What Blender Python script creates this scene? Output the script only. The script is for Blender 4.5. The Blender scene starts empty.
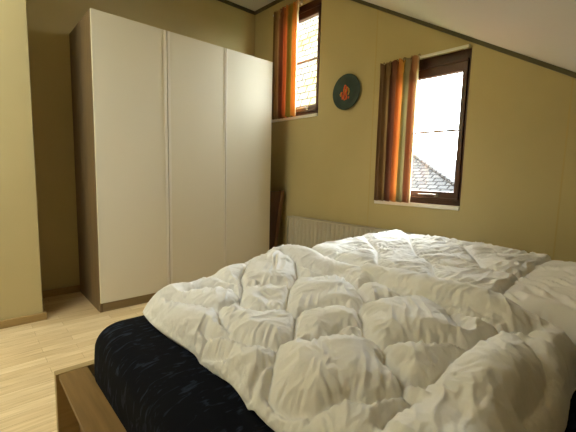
import bpy, bmesh, math, random
import numpy as np
from mathutils import Vector, Matrix, noise
random.seed(7); np.random.seed(7)
S = bpy.context.scene
COL = S.collection

# ------------------------------------------------------------------ camera
cam_d = bpy.data.cameras.new('camera'); cam = bpy.data.objects.new('camera', cam_d); COL.objects.link(cam)
YAW, PITCH, ROLL, CAM_H, FOCAL_PX = 0.7362, 0.1133, 0.0247, 0.988, 357.04
cy_, sy_ = math.cos(YAW), math.sin(YAW)
fwd = Vector((sy_*math.cos(PITCH), cy_*math.cos(PITCH), -math.sin(PITCH)))
rgt0 = Vector((cy_, -sy_, 0)); up0 = rgt0.cross(fwd)
rgt = rgt0*math.cos(ROLL)+up0*math.sin(ROLL); upv = -rgt0*math.sin(ROLL)+up0*math.cos(ROLL)
M = Matrix((rgt, upv, -fwd)).transposed().to_4x4(); M.translation = Vector((0, 0, CAM_H))
cam.matrix_world = M
cam_d.sensor_fit = 'HORIZONTAL'; cam_d.sensor_width = 36; cam_d.lens = 36*FOCAL_PX/576
cam_d.clip_start = .02; cam_d.clip_end = 400
S.camera = cam

# ------------------------------------------------------------------ sky, portals, exposure
SKY, GLOW, GLOW_POWER = 16.0, 70.0, 7.0          # overcast sky with the sun behind thin cloud, low in front of the window wall
GLOW_DIR = Vector((.86, -.32, .46)).normalized()
w = bpy.data.worlds.new('overcast sky'); S.world = w; w.use_nodes = True
nt = w.node_tree; nt.nodes.clear()
wo = nt.nodes.new('ShaderNodeOutputWorld'); bg = nt.nodes.new('ShaderNodeBackground')
tc = nt.nodes.new('ShaderNodeTexCoord')
def vmath(op, a, b):
    n = nt.nodes.new('ShaderNodeVectorMath'); n.operation = op; nt.links.new(a, n.inputs[0]); n.inputs[1].default_value = b; return n.outputs['Value']
def smath(op, a, b):
    n = nt.nodes.new('ShaderNodeMath'); n.operation = op; nt.links.new(a, n.inputs[0]); n.inputs[1].default_value = b; return n.outputs[0]
dp = smath('POWER', smath('MAXIMUM', vmath('DOT_PRODUCT', tc.outputs['Generated'], tuple(GLOW_DIR)), 0.0), GLOW_POWER)
st = smath('ADD', smath('MULTIPLY', dp, GLOW), SKY)
bg.inputs[0].default_value = (.90, .98, 1, 1); nt.links.new(st, bg.inputs[1])
nt.links.new(bg.outputs[0], wo.inputs[0])
def portal(name, loc, direction, sx, sy):
    l = bpy.data.lights.new(name, 'AREA'); l.shape = 'RECTANGLE'; l.size = sx; l.size_y = sy
    l.cycles.is_portal = True
    o = bpy.data.objects.new(name, l); COL.objects.link(o); o.location = loc
    o.rotation_euler = Vector(direction).to_track_quat('-Z', 'Z').to_euler()
portal('daylight_portal', (2.53, 1.30, 1.31), (-1, 0, 0), .68, 1.04)
portal('daylight_portal', (2.53, 2.61, 2.06), (-1, 0, 0), .66, 1.06)
SKX, SKY0, SKY1 = (-1.46, -.26), 1.50, 2.34      # unseen skylight, added left of the camera to brighten floor and left wall
portal('daylight_portal', (sum(SKX)/2, (SKY0+SKY1)/2, 2.70-(2.425-(SKY0+SKY1)/2)*.57735+.14), (0, .5, -.866), SKX[1]-SKX[0], (SKY1-SKY0)*1.155)
S.view_settings.view_transform = 'Standard'; S.view_settings.look = 'None'
S.view_settings.exposure = 0.0; S.view_settings.gamma = 1.0
S.view_settings.use_curve_mapping = False
S.cycles.max_bounces = 14; S.cycles.diffuse_bounces = 9; S.cycles.glossy_bounces = 4
S.cycles.transmission_bounces = 8; S.cycles.sample_clamp_indirect = 40
S.cycles.use_denoising = True

# ------------------------------------------------------------------ helpers
def lin(c):
    return tuple((v/255/12.92 if v/255 <= .04045 else ((v/255+.055)/1.055)**2.4) for v in c)+(1,)
def mat(name, rgb, rough=.6, **kw):
    m = bpy.data.materials.new(name); m.use_nodes = True
    b = m.node_tree.nodes['Principled BSDF']
    b.inputs['Base Color'].default_value = lin(rgb); b.inputs['Roughness'].default_value = rough
    for k, v in kw.items(): b.inputs[k.replace('_', ' ')].default_value = v
    return m
def N(m, t, **kw):
    n = m.node_tree.nodes.new(t)
    for k, v in kw.items(): setattr(n, k, v)
    return n
def L(m, a, b): m.node_tree.links.new(a, b)
def BS(m): return m.node_tree.nodes['Principled BSDF']
def coords(m, scale=(1, 1, 1), rot=(0, 0, 0), kind='Object'):
    t = N(m, 'ShaderNodeTexCoord'); mp = N(m, 'ShaderNodeMapping')
    mp.inputs['Scale'].default_value = scale; mp.inputs['Rotation'].default_value = rot
    L(m, t.outputs[kind], mp.inputs[0]); return mp.outputs[0]
def noise_bump(m, scale, strength, dist=.002, vec=None, detail=4):
    n = N(m, 'ShaderNodeTexNoise'); n.inputs['Scale'].default_value = scale; n.inputs['Detail'].default_value = detail
    L(m, vec or coords(m), n.inputs['Vector'])
    b = N(m, 'ShaderNodeBump'); b.inputs['Strength'].default_value = strength; b.inputs['Distance'].default_value = dist
    L(m, n.outputs['Fac'], b.inputs['Height']); L(m, b.outputs[0], BS(m).inputs['Normal']); return n
def tint(m, c1, c2, scale, detail=4, vec=None, lo=.35, hi=.65):
    n = N(m, 'ShaderNodeTexNoise'); n.inputs['Scale'].default_value = scale; n.inputs['Detail'].default_value = detail
    L(m, vec or coords(m), n.inputs['Vector'])
    r = N(m, 'ShaderNodeValToRGB'); e = r.color_ramp.elements
    e[0].position = lo; e[0].color = lin(c1); e[1].position = hi; e[1].color = lin(c2)
    L(m, n.outputs['Fac'], r.inputs[0]); L(m, r.outputs[0], BS(m).inputs['Base Color']); return r

def link(name, me, m=None, parent=None):
    me.name = name
    o = bpy.data.objects.new(name, me); COL.objects.link(o)
    if m: me.materials.append(m)
    if parent: o.parent = parent
    return o
def obj(name, bm, m=None, parent=None, smooth=False, bevel=0):
    if bevel:
        bmesh.ops.remove_doubles(bm, verts=bm.verts, dist=1e-6)
        es = [e for e in bm.edges if len(e.link_faces) == 2 and e.calc_face_angle(0) > .6]
        bmesh.ops.bevel(bm, geom=es, offset=bevel, segments=2, affect='EDGES', profile=.6)
    bmesh.ops.recalc_face_normals(bm, faces=bm.faces)
    if smooth:
        for f in bm.faces: f.smooth = True
    me = bpy.data.meshes.new(name); bm.to_mesh(me); bm.free()
    return link(name, me, m, parent)
def bx(bm, x0, x1, y0, y1, z0, z1):
    v = [bm.verts.new(p) for p in ((x0,y0,z0),(x1,y0,z0),(x1,y1,z0),(x0,y1,z0),(x0,y0,z1),(x1,y0,z1),(x1,y1,z1),(x0,y1,z1))]
    for f in ((0,3,2,1),(4,5,6,7),(0,1,5,4),(1,2,6,5),(2,3,7,6),(3,0,4,7)): bm.faces.new([v[i] for i in f])
    return v
def box(*a):
    bm = bmesh.new(); bx(bm, *a); return bm
def prism(bm, poly, axis, a, b):
    """poly: 2-D outline; extruded along axis (0 x, 1 y, 2 z) from a to b"""
    def P(p, t):
        return {0: (t, p[0], p[1]), 1: (p[0], t, p[1]), 2: (p[0], p[1], t)}[axis]
    A = [bm.verts.new(P(p, a)) for p in poly]; B = [bm.verts.new(P(p, b)) for p in poly]
    bm.faces.new(A); bm.faces.new(B[::-1])
    for i in range(len(poly)):
        j = (i+1) % len(poly); bm.faces.new((A[i], B[i], B[j], A[j]))
def tube(bm, pts, r, n=8):
    pts = [Vector(p) for p in pts]; rings = []
    for i, p in enumerate(pts):
        d = (pts[min(i+1, len(pts)-1)]-pts[max(i-1, 0)]).normalized()
        a = d.cross(Vector((0, 0, 1)) if abs(d.z) < .9 else Vector((1, 0, 0))).normalized(); b = d.cross(a)
        rr = r[i] if isinstance(r, (list, tuple)) else r
        rings.append([bm.verts.new(p+(a*math.cos(t)+b*math.sin(t))*rr) for t in [k*2*math.pi/n for k in range(n)]])
    for A, B in zip(rings[:-1], rings[1:]):
        for k in range(n): bm.faces.new((A[k], A[(k+1) % n], B[(k+1) % n], B[k]))
    bm.faces.new(rings[0][::-1]); bm.faces.new(rings[-1])
def empty(name, loc=(0, 0, 0), rot=(0, 0, 0)):
    o = bpy.data.objects.new(name, None); COL.objects.link(o); o.location = loc; o.rotation_euler = rot
    o.empty_display_size = .1; return o
def tag(o, label, cat, group=None, kind=None):
    o['label'] = label; o['category'] = cat
    if group: o['group'] = group
    if kind: o['kind'] = kind
    return o
def struct(o): o['kind'] = 'structure'; return o

# ------------------------------------------------------------------ materials
M_wall = mat('yellow wall paint', (184, 168, 118), .75)
tint(M_wall, (180, 164, 114), (188, 172, 122), 1.3); noise_bump(M_wall, 160, .12, .001)
M_ceil = mat('white ceiling board', (206, 202, 192), .8); noise_bump(M_ceil, 60, .1, .001)
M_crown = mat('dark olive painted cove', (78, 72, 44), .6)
M_seam = mat('wall joint strip', (186, 165, 106), .7)

def wood(name, c1, c2, scale=(1, 14, 14), rough=.5, bump=.15):
    m = mat(name, c1, rough); v = coords(m, scale)
    tint(m, c1, c2, 3.0, 8, v, .3, .7); noise_bump(m, 6, bump, .001, v, 8); return m
M_oak = wood('oak veneer rail', (114, 86, 42), (140, 108, 58), (18, 1.2, 18))
M_oak_end = wood('oak veneer footboard', (150, 126, 80), (170, 144, 96), (1.2, 18, 18))
M_ward = wood('grey brown wardrobe veneer', (108, 88, 58), (126, 104, 70), (14, 14, .9), .55)
M_plinth = wood('wardrobe plinth veneer', (128, 110, 76), (148, 128, 92), (1, 14, 14), .55)
M_base = wood('baseboard wood', (146, 118, 70), (164, 136, 84), (1.2, 16, 16), .5)
M_dark = wood('dark mahogany frame', (52, 26, 18), (78, 40, 27), (8, 2, 2), .35)
M_board = wood('reddish brown board', (66, 40, 24), (84, 52, 32), (10, 10, 1), .45)
M_boardedge = wood('light brown board edge', (104, 72, 42), (122, 86, 52), (10, 10, 1), .5)
M_door = mat('cream lacquer door', (214, 205, 180), .6); M_door_edge = mat('cream door edge strip', (220, 212, 194), .4)
M_white = mat('white enamel', (180, 172, 150), .4)
M_sill = mat('white painted sill', (226, 222, 212), .35)
M_chrome = mat('window metal', (150, 140, 126), .3, Metallic=.8)
M_bar = mat('dark glazing bar', (92, 66, 44), .4)
M_gap = mat('dark gap', (42, 34, 24), .8)

M_floor = mat('light laminate floor', (205, 180, 132), .42)
v = coords(M_floor, (1, 1, 1))
br = N(M_floor, 'ShaderNodeTexBrick'); L(M_floor, v, br.inputs['Vector'])
br.inputs['Scale'].default_value = 1; br.inputs['Brick Width'].default_value = .42; br.inputs['Row Height'].default_value = .066
br.inputs['Mortar Size'].default_value = .0008; br.inputs['Mortar Smooth'].default_value = .2; br.offset = .37; br.offset_frequency = 2
br.inputs['Color1'].default_value = lin((224, 202, 158)); br.inputs['Color2'].default_value = lin((204, 176, 128))
br.inputs['Mortar'].default_value = lin((160, 130, 86)); br.inputs['Bias'].default_value = -.1
ng = N(M_floor, 'ShaderNodeTexNoise'); ng.inputs['Scale'].default_value = 5; ng.inputs['Detail'].default_value = 8
L(M_floor, coords(M_floor, (1.2, 16, 1)), ng.inputs['Vector'])
rg = N(M_floor, 'ShaderNodeValToRGB'); rg.color_ramp.elements[0].position = .3; rg.color_ramp.elements[0].color = (.78, .74, .68, 1)
rg.color_ramp.elements[1].position = .65; rg.color_ramp.elements[1].color = (1, 1, 1, 1); L(M_floor, ng.outputs['Fac'], rg.inputs[0])
mx = N(M_floor, 'ShaderNodeMix', data_type='RGBA', blend_type='MULTIPLY'); mx.inputs[0].default_value = 1
L(M_floor, br.outputs['Color'], mx.inputs[6]); L(M_floor, rg.outputs[0], mx.inputs[7]); L(M_floor, mx.outputs[2], BS(M_floor).inputs['Base Color'])

def crumple(m, scale, rot, f, dist):
    v = coords(m, scale, rot); hsum = None
    for noise_type, sc, a in (('RIDGED_MULTIFRACTAL', f, 1.0), ('FBM', f*3.2, .35)):
        n = N(m, 'ShaderNodeTexNoise', noise_type=noise_type); n.inputs['Scale'].default_value = sc; n.inputs['Detail'].default_value = 2.5
        n.inputs['Distortion'].default_value = .5; L(m, v, n.inputs['Vector'])
        k = N(m, 'ShaderNodeMath', operation='MULTIPLY'); k.inputs[1].default_value = a; L(m, n.outputs['Fac'], k.inputs[0])
        if hsum is None: hsum = k.outputs[0]
        else:
            q = N(m, 'ShaderNodeMath', operation='ADD'); L(m, hsum, q.inputs[0]); L(m, k.outputs[0], q.inputs[1]); hsum = q.outputs[0]
    b = N(m, 'ShaderNodeBump'); b.inputs['Strength'].default_value = .8; b.inputs['Distance'].default_value = dist
    L(m, hsum, b.inputs['Height']); L(m, b.outputs[0], BS(m).inputs['Normal'])
M_duvet = mat('white cotton duvet', (234, 232, 226), .85); BS(M_duvet).inputs['Sheen Weight'].default_value = .15
crumple(M_duvet, (1.0, 2.6, 1.6), (0, 0, .55), 11, .0045)
M_pillow = mat('white cotton pillowcase', (232, 229, 221), .85); crumple(M_pillow, (1.0, 3.2, 1.6), (0, 0, .85), 8, .0045)

M_navy = mat('navy printed sheet', (16, 22, 38), .95, Specular_IOR_Level=.15)
v = coords(M_navy, (11, 30, 11), (0, 0, .5))
nw = N(M_navy, 'ShaderNodeTexNoise'); nw.inputs['Scale'].default_value = 1.6; nw.inputs['Detail'].default_value = 3; nw.inputs['Distortion'].default_value = 1.2
L(M_navy, v, nw.inputs['Vector'])
rn = N(M_navy, 'ShaderNodeValToRGB'); e = rn.color_ramp.elements
e[0].position = .56; e[0].color = lin((7, 10, 18)); e[1].position = .70; e[1].color = lin((38, 45, 58))
L(M_navy, nw.outputs['Fac'], rn.inputs[0]); L(M_navy, rn.outputs[0], BS(M_navy).inputs['Base Color'])
noise_bump(M_navy, 30, .2, .004)

M_glass = bpy.data.materials.new('window glass'); M_glass.use_nodes = True
g = M_glass.node_tree; g.nodes.clear()
go = g.nodes.new('ShaderNodeOutputMaterial'); gt = g.nodes.new('ShaderNodeBsdfTransparent'); gg = g.nodes.new('ShaderNodeBsdfGlossy')
gm = g.nodes.new('ShaderNodeMixShader'); gm.inputs[0].default_value = .025; gg.inputs['Roughness'].default_value = .02
g.links.new(gt.outputs[0], gm.inputs[1]); g.links.new(gg.outputs[0], gm.inputs[2]); g.links.new(gm.outputs[0], go.inputs[0])

# ------------------------------------------------------------------ the room
XB, YA, CEIL = 2.40, 3.25, 2.70
YS = 2.425                                     # where the ceiling starts to slope
def slope(y): return CEIL if y >= YS else CEIL-(YS-y)*math.tan(math.radians(30))
XL, YF = -1.50, -1.25
struct(obj('floor', box(XL-.2, XB+.2, YF-.2, YA+.2, -.12, 0), M_floor))
W1 = (.975, 1.63, .800, 1.822)                 # y0 y1 z0 z1 low window
W2 = (2.281, 2.93, 1.540, 2.570)
bm = bmesh.new()
def col(a, b, z0=None, z1=None):
    lo = (0 if z0 is None else z0)
    top = [(b, slope(b)+.02), (a, slope(a)+.02)] if z1 is None else [(b, z1), (a, z1)]
    prism(bm, [(a, lo), (b, lo)]+top, 0, XB, XB+.20)
col(YF-.2, W1[0]); col(W1[0], W1[1], None, W1[2]); col(W1[0], W1[1], W1[3]); col(W1[1], W2[0])
col(W2[0], W2[1], None, W2[2]); col(W2[0], YS, W2[3]); col(YS, W2[1], W2[3]); col(W2[1], YA+.2)
struct(obj('wall_right', bm, M_wall))
bm = bmesh.new(); bx(bm, XL-.2, XB+.2, YA, YA+.2, 0, CEIL+.02); struct(obj('wall_back', bm, M_wall))
PX, PY = .335, 2.762
struct(obj('wall_jutting', box(XL, PX, PY, YA, 0, CEIL), M_wall))
bm = bmesh.new()
for a, b in ((YF-.2, YS), (YS, YA+.2)): prism(bm, [(a, 0), (b, 0), (b, slope(b)+.02), (a, slope(a)+.02)], 0, XL-.2, XL)
struct(obj('wall_left', bm, M_wall))
struct(obj('wall_front', box(XL-.2, XB+.2, YF-.2, YF, 0, slope(YF)+.05), M_wall))
bm = bmesh.new()
prism(bm, [(YA+.2, CEIL), (YS, CEIL), (YS, CEIL+.15), (YA+.2, CEIL+.15)], 0, XL-.2, XB+.2)
def sl(xa, xb, ya, yb): prism(bm, [(yb, slope(yb)), (ya, slope(ya)), (ya, slope(ya)+.15), (yb, slope(yb)+.15)], 0, xa, xb)
sl(XL-.2, SKX[0], YF-.2, YS); sl(SKX[1], XB+.2, YF-.2, YS); sl(SKX[0], SKX[1], YF-.2, SKY0); sl(SKX[0], SKX[1], SKY1, YS)
struct(obj('ceiling', bm, M_ceil))
# olive cove strip following the ceiling
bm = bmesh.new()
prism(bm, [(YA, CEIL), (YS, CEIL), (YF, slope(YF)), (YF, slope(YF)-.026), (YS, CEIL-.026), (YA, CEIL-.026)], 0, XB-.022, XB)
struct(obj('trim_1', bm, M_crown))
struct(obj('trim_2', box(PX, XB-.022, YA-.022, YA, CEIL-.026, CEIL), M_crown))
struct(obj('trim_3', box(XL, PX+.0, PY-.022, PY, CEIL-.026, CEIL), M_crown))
for i, y in enumerate((1.69, .45, 2.94)):      # faint joints between the wall panels
    struct(obj('trim_%d' % (4+i), box(XB-.0012, XB+.002, y-.004, y+.004, .07, slope(y)-.028), M_seam))
struct(obj('baseboard_jutting', box(XL, PX+.018, PY-.02, PY, 0, .05), M_base, bevel=.003))
struct(obj('baseboard_jutting_side', box(PX, PX+.018, PY+.0, YA, 0, .05), M_base, bevel=.003))
struct(obj('baseboard_back', box(PX+.018, XB-.02, YA-.018, YA, 0, .055), M_base, bevel=.003))
struct(obj('baseboard_right', box(XB-.018, XB, YF, YA, 0, .055), M_base, bevel=.003))
struct(obj('baseboard_left', box(XL, XL+.018, YF, PY-.02, 0, .055), M_base, bevel=.003))

def ring(bm, y0, y1, z0, z1, w, x0, x1, wb=None, wt=None):
    wb = wb or w; wt = wt or w
    bx(bm, x0, x1, y0, y0+w, z0, z1); bx(bm, x0, x1, y1-w, y1, z0, z1)
    bx(bm, x0, x1, y0+w, y1-w, z0, z0+wb); bx(bm, x0, x1, y0+w, y1-w, z1-wt, z1)
def window(name, W, sill_out, handle_y):
    y0, y1, z0, z1 = W
    r = struct(empty(name, (XB+.05, (y0+y1)/2, z0)))
    def ch(n, bm, m, p=None, bevel=0):
        o = obj(n, bm, m, bevel=bevel); o.parent = p or r
        if not p: o.matrix_parent_inverse = Matrix.Translation(-Vector(r.location))
        return o
    bm = bmesh.new(); ring(bm, y0+.002, y1-.002, z0+.012, z1-.002, .036, XB+.045, XB+.115, .045, .07)
    ch('window_frame', bm, M_dark, bevel=.003)
    a, b, c, d = y0+.030, y1-.030, z0+.050, z1-.066
    bm = bmesh.new(); ring(bm, a, b, c, d, .030, XB+.028, XB+.075, .052, .068)
    bx(bm, XB+.018, XB+.03, a, b, d-.012, d+.004)
    bx(bm, XB+.018, XB+.03, a, b, c-.004, c+.010)
    ch('sash', bm, M_dark, bevel=.003)
    zm = (c+d)/2+.012
    ch('glazing_bar', box(XB+.040, XB+.070, a+.028, b-.028, zm-.0055, zm+.0055), M_bar)
    ch('glass_pane', box(XB+.056, XB+.059, a+.028, b-.028, c+.050, d-.066), M_glass)
    ch('window_sill', box(XB-sill_out, XB+.05, y0+.002-(.0), y1+.0, z0-.014, z0+.012), M_sill, bevel=.003)
    bm = bmesh.new(); hz = c+.026
    bx(bm, XB+.016, XB+.028, handle_y-.012, handle_y+.012, hz-.012, hz+.012)
    tube(bm, [(XB+.020, handle_y, hz), (XB+.004, handle_y, hz+.002), (XB-.002, handle_y+.02, hz+.004), (XB-.002, handle_y+.12, hz+.002)], .006)
    ch('window_handle', bm, M_chrome)
    return r
window('window_1', W1, .012, 1.15)
window('window_2', W2, .012, 2.44)
# the added skylight, out of view, there for its light
r = struct(empty('added_skylight', (sum(SKX)/2, (SKY0+SKY1)/2, slope((SKY0+SKY1)/2))))
def tilt(xa, xb, ya, yb, h0, h1):
    bm = bmesh.new(); prism(bm, [(yb, slope(yb)+h0), (ya, slope(ya)+h0), (ya, slope(ya)+h1), (yb, slope(yb)+h1)], 0, xa, xb); return bm
q = [obj('glass_pane', tilt(SKX[0]+.03, SKX[1]-.03, SKY0+.03, SKY1-.03, .10, .106), M_glass)]
for a, b, c, d in ((SKX[0], SKX[0]+.04, SKY0, SKY1), (SKX[1]-.04, SKX[1], SKY0, SKY1), (SKX[0]+.04, SKX[1]-.04, SKY0, SKY0+.04), (SKX[0]+.04, SKX[1]-.04, SKY1-.04, SKY1)):
    q.append(obj('window_frame', tilt(a, b, c, d, .07, .13), M_oak))
for o in q: o.parent = r; o.matrix_parent_inverse = Matrix.Translation(-Vector(r.location))

def under(root, o):
    o.parent = root; o.matrix_parent_inverse = root_inv(root); return o
def root_inv(root):
    if root.parent is None: return (Matrix.Translation(root.location) @ root.rotation_euler.to_matrix().to_4x4()).inverted()
    return Matrix.Identity(4)
def sub(parent_mesh, o):                       # sub-part of a part built in world coordinates
    o.parent = parent_mesh; return o

# ------------------------------------------------------------------ wardrobe
WX, WY, WH, WD = .652, 2.652, 2.01, .585
wr = tag(empty('wardrobe', (WX+.75, WY+WD/2, 0)), 'tall three-door wardrobe with plain cream doors and grey-brown sides against the back wall', 'wardrobe')
for x in (WX, WX+1.48):
    under(wr, obj('side_panel', box(x, x+.02, WY, WY+WD, 0, WH), M_ward, bevel=.0012))
under(wr, obj('top_panel', box(WX+.02, WX+1.48, WY, WY+WD, WH-.02, WH), M_ward))
under(wr, obj('bottom_panel', box(WX+.02, WX+1.48, WY, WY+WD-.01, .068, .086), M_ward))
under(wr, obj('back_panel', box(WX+.02, WX+1.48, WY+WD-.012, WY+WD-.004, .086, WH-.02), M_ward))
under(wr, obj('plinth', box(WX+.02, WX+1.48, WY+.004, WY+.022, 0, .068), M_plinth))
for x in (WX+.49, WX+.99):
    under(wr, obj('partition', box(x, x+.02, WY, WY+WD-.02, .086, WH-.02), M_gap))
for i in range(3):
    x0, x1 = WX+.5*i+.002, WX+.5*(i+1)-.0025
    d = under(wr, obj('door', box(x0, x1, WY-.021, WY-.002, .070, WH), M_door, bevel=.0015))
    strips = {0: ((x1-.022, x1),), 1: ((x0, x0+.022), (x1-.010, x1)), 2: ((x0, x0+.012),)}[i]
    for a, b in strips:
        sub(d, obj('edge_strip', box(a+.0005, b-.0005, WY-.0245, WY-.0205, .071, WH-.001), M_door_edge, bevel=.001))

# ------------------------------------------------------------------ board leaning in the gap beside the wardrobe
lb = tag(empty('leaning_board', (2.27, 2.70, 0)), 'reddish brown wooden board leaning in the gap between wardrobe and radiator', 'board')
bm = bmesh.new()
prism(bm, [(2.165, 0), (2.185, 0), (2.318, .832), (2.165, .832)], 1, 2.665, 2.690)
under(lb, obj('panel', bm, M_board, bevel=.002))
bm = bmesh.new()
prism(bm, [(2.186, 0), (2.226, 0), (2.352, .838), (2.319, .838)], 1, 2.655, 2.700)
under(lb, obj('edge_batten', bm, M_boardedge, bevel=.003))

# ------------------------------------------------------------------ radiator
RY0, RY1, RZ0, RZ1, RX = 1.05, 2.560, .10, .597, 2.31
rd = tag(empty('radiator', (2.35, (RY0+RY1)/2, RZ0)), 'low white ribbed panel radiator on the window wall beside the wardrobe', 'radiator')
n = 30; bm = bmesh.new(); pr = []
step = (RY1-RY0-.02)/n
for i in range(n):
    y = RY0+.01+i*step
    pr += [(RX+.012, y), (RX+.004, y+step*.18), (RX, y+step*.28), (RX, y+step*.72), (RX+.004, y+step*.82)]
pr += [(RX+.012, RY1-.01), (RX+.018, RY1-.01), (RX+.018, RY0+.01)]
prism(bm, pr, 2, RZ0, RZ1-.012)
under(rd, obj('front_panel', bm, M_white))
under(rd, obj('rear_panel', box(RX+.055, RX+.065, RY0+.01, RY1-.01, RZ0, RZ1-.012), M_white, bevel=.002))
for y in (RY0, RY1-.006): under(rd, obj('side_cover', box(RX-.002, RX+.068, y, y+.006, RZ0+.01, RZ1-.002), M_white, bevel=.0015))
bm = bmesh.new(); bx(bm, RX-.002, RX+.004, RY0, RY1, RZ1-.014, RZ1); bx(bm, RX+.062, RX+.068, RY0, RY1, RZ1-.014, RZ1)
k = 60
for i in range(k):
    y = RY0+.01+(RY1-RY0-.02)*i/k; bx(bm, RX+.004, RX+.062, y, y+.012, RZ1-.006, RZ1-.003)
under(rd, obj('top_grille', bm, M_white))
for y in (RY0+.2, RY1-.2): under(rd, obj('wall_bracket', box(RX+.065, XB-.001, y, y+.03, RZ0+.05, RZ1-.06), M_white))

# ------------------------------------------------------------------ round wall plate
M_plate = mat('dark green glaze', (30, 52, 40), .55); tint(M_plate, (20, 42, 34), (36, 60, 44), 14)
M_orange = mat('orange paint', (214, 92, 34), .5); M_ochre = mat('ochre paint', (196, 158, 50), .5)
pc = (XB, 1.948, 1.682); pl = tag(empty('wall_plate', pc), 'round dark green wall plate with an orange painted figure', 'wall plate')
bm = bmesh.new(); prof = [(0, -.010), (.085, -.010), (.105, -.014), (.135, -.026), (.141, -.028), (.144, -.024), (.138, -.016), (.110, -.004), (.0, -.0005)]
rings = []
for r_, x_ in prof:
    if r_ == 0: rings.append([bm.verts.new((x_, 0, 0))]); continue
    rings.append([bm.verts.new((x_, r_*math.cos(t), r_*math.sin(t))) for t in [2*math.pi*k/64 for k in range(64)]])
for A, B in zip(rings[:-1], rings[1:]):
    for k in range(64):
        j = (k+1) % 64
        if len(A) == 1: bm.faces.new((A[0], B[k], B[j]))
        elif len(B) == 1: bm.faces.new((A[j], A[k], B[0]))
        else: bm.faces.new((A[k], A[j], B[j], B[k]))
disc = obj('dish', bm, M_plate, pl, smooth=True)
def stroke(pts, r_, m, nm='painted_figure'):      # flat brush strokes on the face of the dish, y to the left seen from the room
    bm = bmesh.new(); tube(bm, [(-.0105, a, b) for a, b in pts], r_, 6)
    return bm
bm = bmesh.new()
for pts, r_ in (([(.052, .010), (.058, -.004), (.050, -.030), (.046, -.052)], .0065), ([(.030, .046), (.022, .060), (.012, .052)], .006),
                ([(.026, .050), (.034, .020), (.028, -.010), (.036, -.044), (.022, -.060)], .0075),
                ([(.008, .046), (.002, .020), (.012, -.006), (.004, -.034), (.010, -.058)], .0075),
                ([(-.014, -.052), (-.022, -.036)], .006)):
    tube(bm, [(-.0105, a, b) for a, b in pts], r_, 6)
obj('painted_figure', bm, M_orange, pl)
for pts, r_ in (([(-.004, .040), (-.018, .024), (-.022, .000), (-.012, -.022)], .005), ([(.062, .006), (.072, -.010), (.066, -.026)], .0045), ([(.018, .000), (.018, .03)], .004)):
    bm = bmesh.new(); tube(bm, [(-.0115, a, b) for a, b in pts], r_, 6)
    obj('ochre_highlight', bm, M_ochre, pl)


# ------------------------------------------------------------------ curtains
def stripe_mat(name, stops):
    m = mat(name, (200, 120, 50), .8); b = BS(m)
    uv = N(m, 'ShaderNodeUVMap'); sp = N(m, 'ShaderNodeSeparateXYZ'); L(m, uv.outputs[0], sp.inputs[0])
    r_ = N(m, 'ShaderNodeValToRGB'); r_.color_ramp.interpolation = 'LINEAR'; e = r_.color_ramp.elements
    while len(e) < len(stops): e.new(.5)
    for q, (p, c) in zip(e, stops): q.position = p
    for q, (p, c) in zip(e, stops): q.color = lin(c)
    L(m, sp.outputs[0], r_.inputs[0]); L(m, r_.outputs[0], b.inputs['Base Color'])
    tr = N(m, 'ShaderNodeBsdfTranslucent'); hs = N(m, 'ShaderNodeHueSaturation'); hs.inputs['Saturation'].default_value = .75; hs.inputs['Hue'].default_value = .515
    L(m, r_.outputs[0], hs.inputs['Color']); L(m, hs.outputs[0], tr.inputs[0])
    mixs = N(m, 'ShaderNodeMixShader'); mixs.inputs[0].default_value = .30
    out = m.node_tree.nodes['Material Output']; L(m, b.outputs[0], mixs.inputs[1]); L(m, tr.outputs[0], mixs.inputs[2]); L(m, mixs.outputs[0], out.inputs[0])
    wv = N(m, 'ShaderNodeTexNoise'); wv.inputs['Scale'].default_value = 500; L(m, coords(m), wv.inputs['Vector'])
    bp = N(m, 'ShaderNodeBump'); bp.inputs['Strength'].default_value = .15; bp.inputs['Distance'].default_value = .0005
    L(m, wv.outputs[0], bp.inputs['Height']); L(m, bp.outputs[0], b.inputs['Normal']); return m
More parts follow.
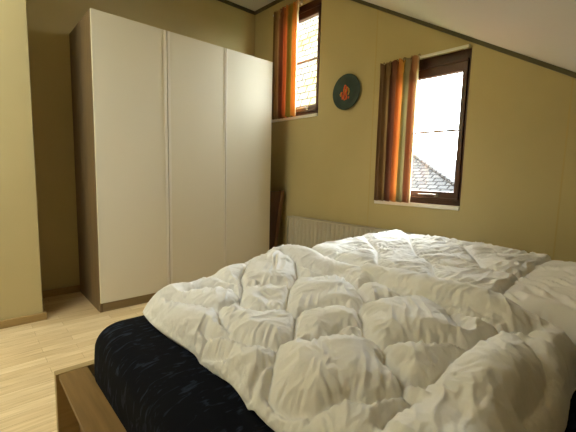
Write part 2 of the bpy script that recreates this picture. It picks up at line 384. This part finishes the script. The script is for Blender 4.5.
def curtain(y0, y1, z0, z1, folds, seed, m, depth=.020, flare=(0, 0), xc=2.345):
    """u runs from the wall side (y1, far) to the window side (y0, near)"""
    rnd = random.Random(seed); nu, nv = folds*14, 60
    ph = [rnd.uniform(-.5, .5) for _ in range(folds+2)]; am = [rnd.uniform(.65, 1.25) for _ in range(folds+2)]
    bm = bmesh.new(); uvl = bm.loops.layers.uv.new('UVMap'); g = []
    for j in range(nv+1):
        v = j/nv; z = z0+(z1-z0)*v; row = []
        top = max(0, (v-.90)/.10); 
        for i in range(nu+1):
            u = i/nu; f = u*folds; k = int(f); t = f-k
            a = am[k]*(1-t)+am[k+1]*t; p = ph[k]*(1-t)+ph[k+1]*t
            x = xc+depth*a*(math.sin(2*math.pi*f+p)*(1-.55*top)+.35*math.sin(4*math.pi*f+p*3+v*2)*(.5+top))
            pin = math.exp(-((v-.925)/.02)**2)
            x += .25*depth*math.sin(2*math.pi*f*1.7+2+v*3)*(1-v)-.010*pin*math.sin(2*math.pi*f)
            yy = y1+(y0-y1)*u
            yy += (flare[0]*(1-u)+flare[1]*u)*(1-v) + .006*math.sin(2*math.pi*f+1.2+p)*(1+1.5*top)
            zz = z+(.011*math.sin(2*math.pi*f*1.0+.6)*top)+.005*math.sin(2*math.pi*f*2.3)*top - .004*math.sin(2*math.pi*f)*(1-v)
            row.append(bm.verts.new((min(x, 2.392), yy, zz)))
        g.append(row)
    for j in range(nv):
        for i in range(nu):
            fc = bm.faces.new((g[j][i], g[j][i+1], g[j+1][i+1], g[j+1][i])); fc.smooth = True
            for lp, (a, b) in zip(fc.loops, ((i, j), (i+1, j), (i+1, j+1), (i, j+1))): lp[uvl].uv = (a/nu, b/nv)
    me = bpy.data.meshes.new('fabric'); bm.to_mesh(me); bm.free()
    o = link('fabric', me, m)
    md = o.modifiers.new('thickness', 'SOLIDIFY'); md.thickness = .0014; md.offset = 0
    return o
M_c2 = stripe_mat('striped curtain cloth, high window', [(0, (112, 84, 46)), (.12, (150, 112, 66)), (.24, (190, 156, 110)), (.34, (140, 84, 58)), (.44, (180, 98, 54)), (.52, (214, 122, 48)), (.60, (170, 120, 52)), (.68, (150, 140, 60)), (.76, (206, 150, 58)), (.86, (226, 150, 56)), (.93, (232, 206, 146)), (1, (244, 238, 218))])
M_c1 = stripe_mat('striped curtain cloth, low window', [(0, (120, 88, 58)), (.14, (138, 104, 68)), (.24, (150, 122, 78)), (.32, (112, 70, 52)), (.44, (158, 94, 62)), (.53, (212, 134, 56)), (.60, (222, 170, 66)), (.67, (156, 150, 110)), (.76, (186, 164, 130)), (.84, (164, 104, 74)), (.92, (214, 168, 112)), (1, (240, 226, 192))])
M_hook = mat('brown curtain hooks', (96, 66, 36), .5)
def make_curtain(loc, label, args, m, hooks):
    r = tag(empty('curtain', loc), label, 'curtain', 'striped curtains')
    under(r, curtain(*args, m))
    y0, y1, z0, z1 = args[:4]
    for i in range(hooks):
        y = y1-.012-(y1-y0-.03)*i/(hooks-1)
        bm = bmesh.new(); tube(bm, [(2.372, y, z1-.03), (2.350, y, z1-.012), (2.352, y, z1+.012), (2.366, y, z1+.018), (2.376, y, z1+.010)], .0022, 6)
        under(r, obj('hook', bm, M_hook))
    return r
make_curtain((2.345, 2.69, 1.55), 'striped orange and yellow curtain bunched at the higher window, next to the wardrobe', (2.500, 2.862, 1.548, 2.566, 6, 3), M_c2, 6)
make_curtain((2.345, 1.46, .81), 'striped orange and red curtain bunched at the lower window, right of the green plate', (1.290, 1.600, .815, 1.818, 6, 11), M_c1, 6)
def rail(y0, y1, z, label):
    r = tag(empty('curtain_rail', (2.38, (y0+y1)/2, z)), label, 'curtain rail', 'curtain rails')
    under(r, obj('track', box(2.366, 2.378, y0, y1, z-.008, z+.008), M_sill, bevel=.002))
    for y in (y0+.03, y1-.03): under(r, obj('bracket', box(2.378, XB+.001, y-.01, y+.01, z-.006, z+.010), M_sill))
    for y in (y0-.006, y1): under(r, obj('end_cap', box(2.364, 2.380, y, y+.006, z-.010, z+.010), M_white, bevel=.002))
rail(.985, 1.59, 1.815, 'thin white curtain rail above the lower window')
rail(2.50, 2.90, 2.556, 'thin white curtain rail above the higher window')

# ------------------------------------------------------------------ bed
bd = tag(empty('bed_frame', (1.13, .32, 0)), 'low oak bed frame with a flat side ledge and footboard', 'bed')
under(bd, obj('footboard', box(.190, 2.10, 1.352, 1.384, 0, .302), M_oak_end, bevel=.0015))
under(bd, obj('headboard', box(.190, 2.10, -.76, -.73, 0, .60), M_oak_end, bevel=.0015))
for a, b in ((.198, .285), (2.02, 2.095)):
    under(bd, obj('side_ledge', box(a, b, -.73, 1.3515, .284, .300), M_oak, bevel=.0015))
for a, b in ((.252, .272), (2.03, 2.05)):
    under(bd, obj('side_rail', box(a, b, -.73, 1.3515, .06, .2835), M_oak))
for i in range(12):
    y = -.65+i*.17
    under(bd, obj('slat', box(.272, 2.03, y, y+.07, .17, .188), M_oak))
# mattress in its navy sheet
def rounded_slab(x0, x1, y0, y1, z0, z1, rc, re, bulge=0):
    bm = bmesh.new(); rings = []
    nc, ne = 10, 8
    def loop(ins, z):
        pts = []
        for cx, cyy, a0 in ((x1-rc, y1-rc, 0), (x0+rc, y1-rc, 90), (x0+rc, y0+rc, 180), (x1-rc, y0+rc, 270)):
            for k in range(nc+1):
                t = math.radians(a0+90*k/nc); pts.append((cx+(rc-ins)*math.cos(t), cyy+(rc-ins)*math.sin(t), z))
        out = []                                   # subdivide the straights
        for i, p in enumerate(pts):
            q = pts[(i+1) % len(pts)]; d = math.dist(p, q); m = max(1, int(d/.06)); out += [tuple(p[c]+(q[c]-p[c])*k/m for c in range(3)) for k in range(m)] if d > .2 else [p]
        return out
    prof = [(re*(1-math.sin(t)), z0+re*(1-math.cos(t))) for t in [math.pi/2*k/4 for k in range(5)]]
    prof += [(-bulge*math.sin(math.pi*k/6), z0+re+(z1-z0-2*re)*k/6) for k in range(1, 6)]
    prof += [(re*(1-math.cos(t)), z1-re+re*math.sin(t)) for t in [math.pi/2*k/ne for k in range(ne+1)]]
    n0 = None
    for ins, z in prof:
        pts = loop(min(ins, rc-.001), z)
        if n0 is None: n0 = len(pts)
        if len(pts) != n0: pts = pts[:n0] if len(pts) > n0 else pts+[pts[-1]]*(n0-len(pts))
        rings.append([bm.verts.new(p) for p in pts])
    for A, B in zip(rings[:-1], rings[1:]):
        for k in range(n0): bm.faces.new((A[k], A[(k+1) % n0], B[(k+1) % n0], B[k]))
    bm.faces.new(rings[0][::-1]); bm.faces.new(rings[-1])
    return bm
mt = tag(empty('mattress', (1.15, .30, .19)), 'mattress in a fitted navy sheet with faint grey flecks on the oak bed', 'mattress')
core = under(mt, obj('mattress_core', rounded_slab(.30, 2.00, -.71, 1.33, .190, .455, .08, .04), M_white, smooth=True))
sheet = under(mt, obj('fitted_sheet', rounded_slab(.284, 2.012, -.722, 1.328, .200, .470, .10, .070, .003), M_navy, smooth=True))

# ------------------------------------------------------------------ outdoors
M_ground = mat('garden grass', (88, 104, 56), .9); tint(M_ground, (74, 92, 46), (112, 120, 74), .8)
struct(obj('ground', box(-30, 90, -60, 80, -3.3, -3.2), M_ground))
def tiles(name, c1, c2, mortar, bw, rh, rot):
    m = mat(name, c1, .9, Specular_IOR_Level=.05); v = coords(m, (1, 1, 1), rot); b = N(m, 'ShaderNodeTexBrick'); L(m, v, b.inputs['Vector'])
    b.inputs['Scale'].default_value = 1; b.inputs['Brick Width'].default_value = bw; b.inputs['Row Height'].default_value = rh
    b.inputs['Mortar Size'].default_value = .018; b.inputs['Mortar Smooth'].default_value = .3
    b.inputs['Color1'].default_value = lin(c1); b.inputs['Color2'].default_value = lin(c2); b.inputs['Mortar'].default_value = lin(mortar)
    L(m, b.outputs['Color'], BS(m).inputs['Base Color'])
    bp = N(m, 'ShaderNodeBump'); bp.inputs['Strength'].default_value = .9; bp.inputs['Distance'].default_value = .03; bp.invert = True
    L(m, b.outputs['Fac'], bp.inputs['Height']); L(m, bp.outputs[0], BS(m).inputs['Normal']); return m, b
M_brick = mat('house brick', (150, 100, 78), .85); tint(M_brick, (138, 90, 70), (160, 112, 88), 6)
def slab(name, pts, th, m, parent):                # sloped tiled plane: local x along the eave, local y up the slope
    P = [Vector(p) for p in pts]; ex = (P[1]-P[0]).normalized(); nrm = ex.cross(P[2]-P[1]).normalized(); ey = nrm.cross(ex)
    if nrm.z < 0: nrm = -nrm
    R3 = Matrix((ex, ey, ex.cross(ey))).transposed().to_4x4(); R3.translation = P[0]; inv = R3.inverted()
    bm = bmesh.new(); q = [inv @ p for p in P]; s = 1 if ex.cross(ey).dot(nrm) > 0 else -1
    A = [bm.verts.new(p) for p in q]; B = [bm.verts.new(p-Vector((0, 0, s*th))) for p in q]
    bm.faces.new(A); bm.faces.new(B[::-1])
    for i in range(len(q)): j = (i+1) % len(q); bm.faces.new((A[i], B[i], B[j], A[j]))
    o = obj(name, bm, m); o.matrix_world = R3; o.parent = parent
    o.matrix_parent_inverse = root_inv(parent); return o
M_slate, _ = tiles('grey roof tiles', (60, 61, 62), (78, 78, 77), (30, 30, 31), .24, .17, (0, 0, 0))
h1 = tag(empty('neighbour_house', (11, 8, -3.2)), 'house outside the lower window with a grey tiled hipped roof', 'house')
A_, B_, C_, D_ = (7.25, 2.42, .45), (7.25, 14.0, .45), (14.75, 14.0, .45), (14.75, 2.42, .45)
R1_, R2_ = (11, 7.15, 2.45), (11, 9.4, 2.45)
slab('roof', [A_, B_, R2_, R1_], .08, M_slate, h1); slab('roof', [D_, A_, R1_], .08, M_slate, h1)
slab('roof', [C_, D_, R1_, R2_], .08, M_slate, h1); slab('roof', [B_, C_, R2_], .08, M_slate, h1)
under(h1, obj('wall', box(7.7, 14.3, 2.9, 13.5, -3.2, .42), M_brick))
bm = bmesh.new(); tube(bm, [A_, R1_], .05, 8); under(h1, obj('hip_cap', bm, M_slate))
M_pale, bb = tiles('pale weathered wall tiles', (116, 110, 98), (132, 126, 112), (60, 56, 47), .26, .17, (0, 0, 0))
nn = N(M_pale, 'ShaderNodeTexNoise'); nn.inputs['Scale'].default_value = 1.4; nn.inputs['Detail'].default_value = 4; L(M_pale, coords(M_pale), nn.inputs['Vector'])
rr = N(M_pale, 'ShaderNodeValToRGB'); rr.color_ramp.elements[0].position = .45; rr.color_ramp.elements[0].color = (1, 1, 1, 1)
rr.color_ramp.elements[1].position = .62; rr.color_ramp.elements[1].color = (1.0, .93, .52, 1); L(M_pale, nn.outputs[0], rr.inputs[0])
mm = N(M_pale, 'ShaderNodeMix', data_type='RGBA', blend_type='MULTIPLY'); mm.inputs[0].default_value = 1
L(M_pale, bb.outputs['Color'], mm.inputs[6]); L(M_pale, rr.outputs[0], mm.inputs[7]); L(M_pale, mm.outputs[2], BS(M_pale).inputs['Base Color'])
h2 = tag(empty('neighbour_house', (6, 9, -3.2)), 'building close outside the higher window, clad in pale mossy tiles', 'house')
slab('roof', [(4.55, 4.15, 1.0), (4.55, 13, 1.0), (6.25, 13, 4.7), (6.25, 4.15, 4.7)], .1, M_pale, h2)
bm = bmesh.new(); prism(bm, [(4.75, -3.2), (7.05, -3.2), (7.05, 4.0), (6.3, 4.55), (4.75, 1.05)], 1, 4.25, 12.9)
under(h2, obj('wall', bm, M_brick))
# trees beyond the first house
M_leaf = mat('pale green leaves', (74, 92, 34), .9, Specular_IOR_Level=.1); tint(M_leaf, (62, 80, 28), (92, 104, 44), 2.0)
M_bark = mat('tree bark', (84, 70, 54), .9); noise_bump(M_bark, 12, .5, .02)
def tree(x, y, h, r, seed, label):
    rnd = random.Random(seed); t = tag(empty('tree', (x, y, -3.2)), label, 'tree', 'trees beyond the grey roof')
    bm = bmesh.new(); tube(bm, [(0, 0, 0), (.1, 0, (h-r)*.6), (0, .1, h-r*.6)], [.28, .2, .09], 8)
    for k in range(6):
        a = k*1.05; tube(bm, [(0, 0, h-r*1.6), (math.cos(a)*r*.4, math.sin(a)*r*.4, h-r*.9), (math.cos(a)*r*.7, math.sin(a)*r*.7, h-r*.5)], [.09, .06, .02], 6)
    obj('trunk', bm, M_bark, t)
    bm = bmesh.new()
    for k in range(2600):
        d = Vector((rnd.gauss(0, 1), rnd.gauss(0, 1), rnd.gauss(0, 1))).normalized()*r*rnd.uniform(.55, 1)**.5
        d *= .82+.25*math.sin(d.x*2.3/r*2+seed)*math.cos(d.y*3/r*2)
        c = Vector((0, 0, h-r))+Vector((d.x, d.y, d.z*.9)); s = rnd.uniform(.10, .2)
        a = Vector((rnd.gauss(0, 1), rnd.gauss(0, 1), rnd.gauss(0, 1))).normalized(); b = a.orthogonal().normalized()
        bm.faces.new([bm.verts.new(p) for p in (c-a*s, c-b*s*.5, c+a*s, c+b*s*.5)])
    obj('crown', bm, M_leaf, t)
tree(19.5, 9.0, 4.4, 1.9, 1, 'pale green tree seen just above the edge of the grey roof')
tree(23.5, 6.6, 4.1, 1.9, 2, 'lower green tree at the right edge of the lower window pane')

# ------------------------------------------------------------------ bedding: quilted cloth, relaxed with a short cloth simulation
def axis1d(a, b, ra, rb, n):
    """n stations from a to b; rounded shoulders of radius ra / rb; returns coordinate and lift 0..1"""
    la, lb = ra*math.pi/2, rb*math.pi/2
    mid = (b-a)-ra-rb; L = la+mid+lb
    s = np.linspace(0, L, n); x = np.empty(n); f = np.ones(n)
    for i, t in enumerate(s):
        if t < la:
            th = t/ra; x[i] = a+ra*(1-math.cos(th)); f[i] = math.sin(th)
        elif t > la+mid:
            th = (L-t)/rb; x[i] = b-rb*(1-math.cos(th)); f[i] = math.sin(th)
        else: x[i] = a+ra+(t-la)
    return x, f
def seg_dist(X, Y, poly):
    d = np.full(X.shape, 9.0)
    for (x0, y0), (x1, y1) in zip(poly[:-1], poly[1:]):
        dx, dy = x1-x0, y1-y0; l2 = dx*dx+dy*dy+1e-12
        t = np.clip(((X-x0)*dx+(Y-y0)*dy)/l2, 0, 1)
        d = np.minimum(d, np.hypot(X-x0-t*dx, Y-y0-t*dy))
    return d
def ss(a, b, x):
    t = np.clip((x-a)/(b-a), 0, 1); return t*t*(3-2*t)
def front_base():
    x, fx = axis1d(.440, 1.205, .10, .09, 200)
    y, fy = axis1d(.124, 1.285, .07, .09, 280)
    X, Y = np.meshgrid(x, y); FX, FY = np.meshgrid(fx, fy)
    # soft corners and a slightly wandering hem
    u = (X-.81)/.40; v = (Y-.70)/.59
    X2 = .81+(X-.81)*(1-.035*v*v*v*v)+.012*np.sin(Y*9+.6)*(1-FX)
    Y2 = .70+(Y-.70)*(1-.05*u*u*u*u*(v>0))+.010*np.sin(X*13)*(1-FY)
    T = .090+.045*ss(.40, 1.10, X)+.03*np.exp(-((Y-.45)/.3)**2)*ss(.45,.8,X)+.045*np.exp(-((X-1.04)/.20)**2-((Y-1.16)/.20)**2)
    Z = .472+T*FX*FY
    return X2, Y2, Z
def far_base():
    x, fx = axis1d(1.205, 2.09, .09, .10, 210)
    y, fy = axis1d(.362, 1.27, .045, .08, 220)
    X, Y = np.meshgrid(x, y); FX, FY = np.meshgrid(fx, fy)
    T = .155+.02*ss(1.2,1.7,X)-.01*ss(1.0,.4,Y)
    return X, Y, .472+T*FX*FY

FRONT_SEAMS = [[(0.611, 1.227), (0.714, 1.224), (0.713, 1.116), (0.73, 1.036), (0.668, 0.968), (0.638, 0.932), (0.629, 0.869), (0.655, 0.816), (0.695, 0.775)], [(0.566, 1.145), (0.618, 1.133), (0.665, 1.089), (0.691, 1.035), (0.668, 0.968)], [(0.638, 0.932), (0.563, 0.94), (0.525, 1.049), (0.501, 1.144)], [(0.563, 0.94), (0.528, 0.854), (0.519, 0.796)], [(0.73, 1.036), (0.77, 1.116), (0.873, 1.215), (0.968, 1.21)], [(0.73, 1.036), (0.765, 0.982), (0.8, 0.973), (0.835, 0.932)], [(0.782, 1.009), (0.809, 0.955), (0.831, 0.901), (0.923, 0.955), (1.005, 1.057), (1.021, 1.155)], [(0.984, 1.022), (0.997, 0.909), (1.028, 0.846), (1.019, 0.793), (0.971, 0.717), (0.888, 0.623), (0.817, 0.596)], [(0.651, 0.833), (0.699, 0.775), (0.69, 0.721), (0.752, 0.69), (0.796, 0.65), (0.817, 0.596), (0.769, 0.542), (0.712, 0.501)], [(0.831, 0.901), (0.765, 0.838), (0.699, 0.775)], [(0.69, 0.721), (0.642, 0.672), (0.602, 0.632)], [(0.923, 0.955), (0.936, 0.901), (1.028, 0.846)], [(0.971, 0.717), (1.054, 0.708), (1.024, 0.618), (0.98, 0.542)], [(0.817, 0.596), (0.866, 0.596), (0.923, 0.573), (0.958, 0.528)], [(0.747, 0.524), (0.717, 0.497), (0.699, 0.434), (0.752, 0.394), (0.782, 0.349), (0.809, 0.317), (0.83, 0.291)], [(0.743, 0.524), (0.699, 0.56), (0.651, 0.555)], [(0.607, 0.587), (0.655, 0.555), (0.695, 0.51), (0.703, 0.457), (0.686, 0.421), (0.655, 0.398), (0.638, 0.353), (0.621, 0.335), (0.595, 0.326), (0.538, 0.358), (0.52, 0.398), (0.494, 0.412), (0.463, 0.434)], [(0.511, 0.6), (0.478, 0.569), (0.455, 0.551), (0.449, 0.519), (0.451, 0.479), (0.467, 0.434)], [(0.511, 0.6), (0.545, 0.632), (0.598, 0.627), (0.616, 0.623)], [(0.545, 0.632), (0.515, 0.699), (0.503, 0.787), (0.479, 0.844), (0.463, 0.843), (0.454, 0.838)], [(0.482, 0.874), (0.479, 0.844)], [(0.454, 0.838), (0.461, 0.782), (0.47, 0.734)], [(0.511, 0.6), (0.476, 0.609), (0.455, 0.605), (0.447, 0.596)], [(0.621, 0.335), (0.599, 0.322), (0.6, 0.299), (0.551, 0.313), (0.517, 0.313)], [(0.625, 0.34), (0.639, 0.308), (0.661, 0.299), (0.695, 0.299), (0.748, 0.299), (0.83, 0.291)], [(0.914, 0.582), (0.984, 0.533), (1.01, 0.484), (0.975, 0.407), (0.97, 0.358), (0.975, 0.326), (0.974, 0.273)], [(0.839, 0.291), (0.804, 0.291), (0.748, 0.304), (0.691, 0.299)], [(0.839, 0.291), (0.878, 0.282), (0.965, 0.273)], [(0.965, 0.273), (0.956, 0.214), (0.916, 0.174), (0.886, 0.152), (0.822, 0.144), (0.71, 0.154)], [(0.965, 0.273), (1.008, 0.241), (1.068, 0.223)], [(0.975, 0.407), (0.922, 0.358), (0.892, 0.331)]]
FAR_SEAMS = [[(2.009, 1.123), (1.638, 0.877), (1.51, 0.784), (1.463, 0.694), (1.349, 0.627), (1.268, 0.555)], [(1.543, 1.003), (1.605, 0.873)], [(1.529, 0.792), (1.657, 0.734), (1.738, 0.631)], [(1.453, 0.69), (1.477, 0.6), (1.539, 0.524), (1.529, 0.439), (1.548, 0.382)], [(1.738, 0.631), (1.548, 0.52)], [(1.938, 0.757), (1.738, 0.631), (1.871, 0.578), (1.943, 0.493)], [(2.009, 1.123), (1.905, 0.891), (1.938, 0.757)], [(1.619, 1.132), (1.467, 0.967), (1.264, 0.828), (1.235, 0.801)], [(1.277, 1.056), (1.453, 1.061), (1.467, 0.967), (1.581, 0.913)]]
ROLL = [(1.129, 0.765), (1.09, 0.641), (1.063, 0.501), (1.071, 0.371), (1.065, 0.277), (1.063, 0.201)]

def fill_bottom(bm, zmin):
    be = [e for e in bm.edges if e.is_boundary]
    r = bmesh.ops.extrude_edge_only(bm, edges=be)
    vs = [v for v in r['geom'] if isinstance(v, bmesh.types.BMVert)]
    c = sum((v.co for v in vs), Vector())/len(vs)
    for v in vs: v.co = Vector((v.co.x+(c.x-v.co.x)*.04, v.co.y+(c.y-v.co.y)*.04, zmin))
    bmesh.ops.contextual_create(bm, geom=[e for e in bm.edges if e.is_boundary])
def soft_noise(X, Y, f, rs, n=10):
    z = np.zeros_like(X)
    for k in range(n):
        a = rs.uniform(0, math.pi*2); g = f*rs.uniform(.5, 1.4); z += np.sin((X*math.cos(a)+Y*math.sin(a))*g*6.283+rs.uniform(0, 6.3))
    return z/math.sqrt(n/2)
def gathers(X, Y, seams, amp, lam, reach, seed, direction):
    """creases that leave each seam at right angles and fade out, plus long slack folds along `direction`"""
    rs = np.random.RandomState(seed); out = np.zeros_like(X); D = np.full(X.shape, 9.0); Sx = np.zeros_like(X)
    for sm in seams:
        acc = rs.uniform(0, 10)
        for (x0, y0), (x1, y1) in zip(sm[:-1], sm[1:]):
            dx, dy = x1-x0, y1-y0; l = math.hypot(dx, dy)+1e-9
            t = np.clip(((X-x0)*dx+(Y-y0)*dy)/l/l, 0, 1); d = np.hypot(X-x0-t*dx, Y-y0-t*dy)
            # beyond the ends of a segment the angle about the end point carries on the crease pattern: a fan
            ang = np.arctan2((X-x0-t*dx)*dy-(Y-y0-t*dy)*dx, np.abs((X-x0-t*dx)*dx+(Y-y0-t*dy)*dy)+1e-9)
            m = d < D; Sx = np.where(m, acc+t*l+np.where((t <= 0) | (t >= 1), .012*np.cos(ang)*np.sign(t-.5), 0), Sx); D = np.minimum(D, d); acc += l
    warp = soft_noise(X, Y, 5, rs)*.010+soft_noise(X, Y, 12, rs)*.0035
    long_ = 1+.8*soft_noise(X, Y, 8, rs)
    ph = (Sx+warp)/lam*6.283
    rid = 1-np.abs(np.sin(ph*.5))**.8*1.6
    rid2 = np.sin(ph*.61+soft_noise(X, Y, 9, rs)*1.5)
    fade = np.exp(-(D/(reach*np.clip(long_, .35, 2.2)))**1.6)*(1-np.exp(-(D/.006)**2))
    out += amp*(.7*rid+.5*rid2)*fade
    if direction is not None:
        ca, sa, lf, af = direction
        q = (-X*sa+Y*ca)+soft_noise(X, Y, 3, rs)*.018+soft_noise(X, Y, 9, rs)*.004
        msk = np.clip(.45+.7*soft_noise(X, Y, 7, rs), 0, 1.3)
        out += af*(1-np.abs(np.sin(q/lf*3.1416))**.8*1.7)*msk*(1-np.exp(-(D/.012)**2))
    return out
def quilt(name, base, seams, depth, width, puff, grow, pressure, frames, extra=None, seed=0, bend=.02, loose=.1, gather=.004, lam=.022, reach=.04, direction=None):
    X, Y, Z = base; ny, nx = X.shape
    d = np.full(X.shape, 9.0)
    for s in seams: d = np.minimum(d, seg_dist(X, Y, s))
    t = np.clip(d/.07, 0, 1); Z = Z - depth*np.exp(-(d/width)**1.3) + puff*(1-(1-t)**2)
    if extra is not None: Z = Z+extra(X, Y)
    Z = Z + gathers(X, Y, seams, gather, lam, reach, seed, direction)*np.clip((Z-.48)/.04, 0, 1)
    me = bpy.data.meshes.new(name)
    idx = np.arange(nx*ny).reshape(ny, nx)
    F = np.stack([idx[:-1, :-1], idx[:-1, 1:], idx[1:, 1:], idx[1:, :-1]], -1).reshape(-1, 4)
    me.from_pydata(np.stack([X, Y, Z], -1).reshape(-1, 3).tolist(), [], F.tolist()); me.update()
    o = bpy.data.objects.new(name, me); COL.objects.link(o)
    vg = o.vertex_groups.new(name='held')
    hold = np.exp(-(d/.0055)**2); hold[hold < .03] = 0
    for sl in ((0, slice(None)), (-1, slice(None)), (slice(None), 0), (slice(None), -1)): hold[sl] = 1
    hold = np.clip(np.maximum(hold, loose), 0, 1)
    for i, h in enumerate(hold.reshape(-1)): vg.add([i], float(h), 'REPLACE')
    c = o.modifiers.new('cloth', 'CLOTH'); cs = c.settings
    cs.quality = 4; cs.mass = .15; cs.effector_weights.gravity = 0
    cs.tension_stiffness = 12; cs.compression_stiffness = 12; cs.shear_stiffness = 4; cs.bending_stiffness = bend
    cs.tension_damping = 6; cs.compression_damping = 6; cs.shear_damping = 6; cs.bending_damping = 1; cs.air_damping = 3
    cs.vertex_group_mass = 'held'; cs.shrink_min = -grow; cs.pin_stiffness = 1
    cs.use_pressure = True; cs.uniform_pressure_force = pressure
    c.collision_settings.use_collision = False; c.collision_settings.use_self_collision = False
    c.point_cache.frame_start = 1; c.point_cache.frame_end = frames+2
    for f in range(1, frames+1): S.frame_set(f)
    dg = bpy.context.evaluated_depsgraph_get(); ev = bpy.data.meshes.new_from_object(o.evaluated_get(dg))
    bpy.data.objects.remove(o); S.frame_set(1)
    bm = bmesh.new(); bm.from_mesh(ev)
    zf = .4705
    for v in bm.verts: v.co.z = max(v.co.z, zf)
    fill_bottom(bm, zf-.0003)
    for f in bm.faces: f.smooth = True
    me2 = bpy.data.meshes.new(name); bm.to_mesh(me2); bm.free()
    me2.shade_smooth() if hasattr(me2, 'shade_smooth') else None
    return me2
def front_extra(X, Y):
    z = np.zeros_like(X)
    r = seg_dist(X, Y, ROLL+[(1.04, .08)]); z += .024*np.sqrt(np.clip(1-(r/.038)**2, 0, 1))*(.15+.85*ss(.16, .42, Y)) - .028*ss(.36, .14, Y)*ss(.92, 1.08, X)      # rolled upper edge
    v = seg_dist(X, Y, [(a-.058, b-.012) for a, b in ROLL[1:]]); z -= .014*np.exp(-(v/.018)**2)      # valley along its near side
    for (cx, cy, rx, ry, h) in ((.547, .474, .10, .10, .014), (.843, .432, .06, .10, .010), (.759, .206, .09, .07, .018),
                                (.861, .758, .07, .08, .010), (.722, .875, .035, .05, -.022)):
        z += h*np.exp(-((X-cx)/rx)**2-((Y-cy)/ry)**2)
    return z
import time as _t
t0 = _t.time()
me = quilt('quilted_cover', front_base(), FRONT_SEAMS, .022, .009, .016, .05, .15, 16, front_extra, 3, .008, .02, .0042, .019, .040, (.8, .6, .040, .0034))
print('front sim', _t.time()-t0)
fd = tag(link('duvet', me, M_duvet), 'rumpled white quilted duvet heaped at the near side of the bed', 'duvet', 'white duvets')
me = quilt('quilted_cover', far_base(), FAR_SEAMS, .012, .007, .009, .04, .15, 16, None, 5, .01, .02, .0030, .022, .04, (.95, -.3, .036, .0060))
sub(fd, obj('care_label', box(1.085, 1.110, .112, .1135, .486, .502), M_sill))
bd2 = tag(link('duvet', me, M_duvet), 'white quilted duvet lying flat behind the near one, beside the window wall', 'duvet', 'white duvets')
print('sims', _t.time()-t0)
def pillow_base():
    x, fx = axis1d(1.24, 2.02, .07, .08, 110); y, fy = axis1d(-.14, .392, .05, .045, 80)
    X, Y = np.meshgrid(x, y); FX, FY = np.meshgrid(fx, fy)
    return X, Y+.02*np.cos((X-1.63)*3), .472+(.135+.022*ss(1.25,1.9,X)+.03*np.exp(-((Y-.06)/.16)**2-((X-1.75)/.4)**2))*FX*FY
me = quilt('pillowcase', pillow_base(), [], 0, .02, 0, .04, .3, 14, None, 9, .01, .02, 0, .03, .03, (.75, .66, .050, .010))
tag(link('pillow', me, M_pillow), 'white pillow behind both duvets at the head of the bed, at the right edge', 'pillow')
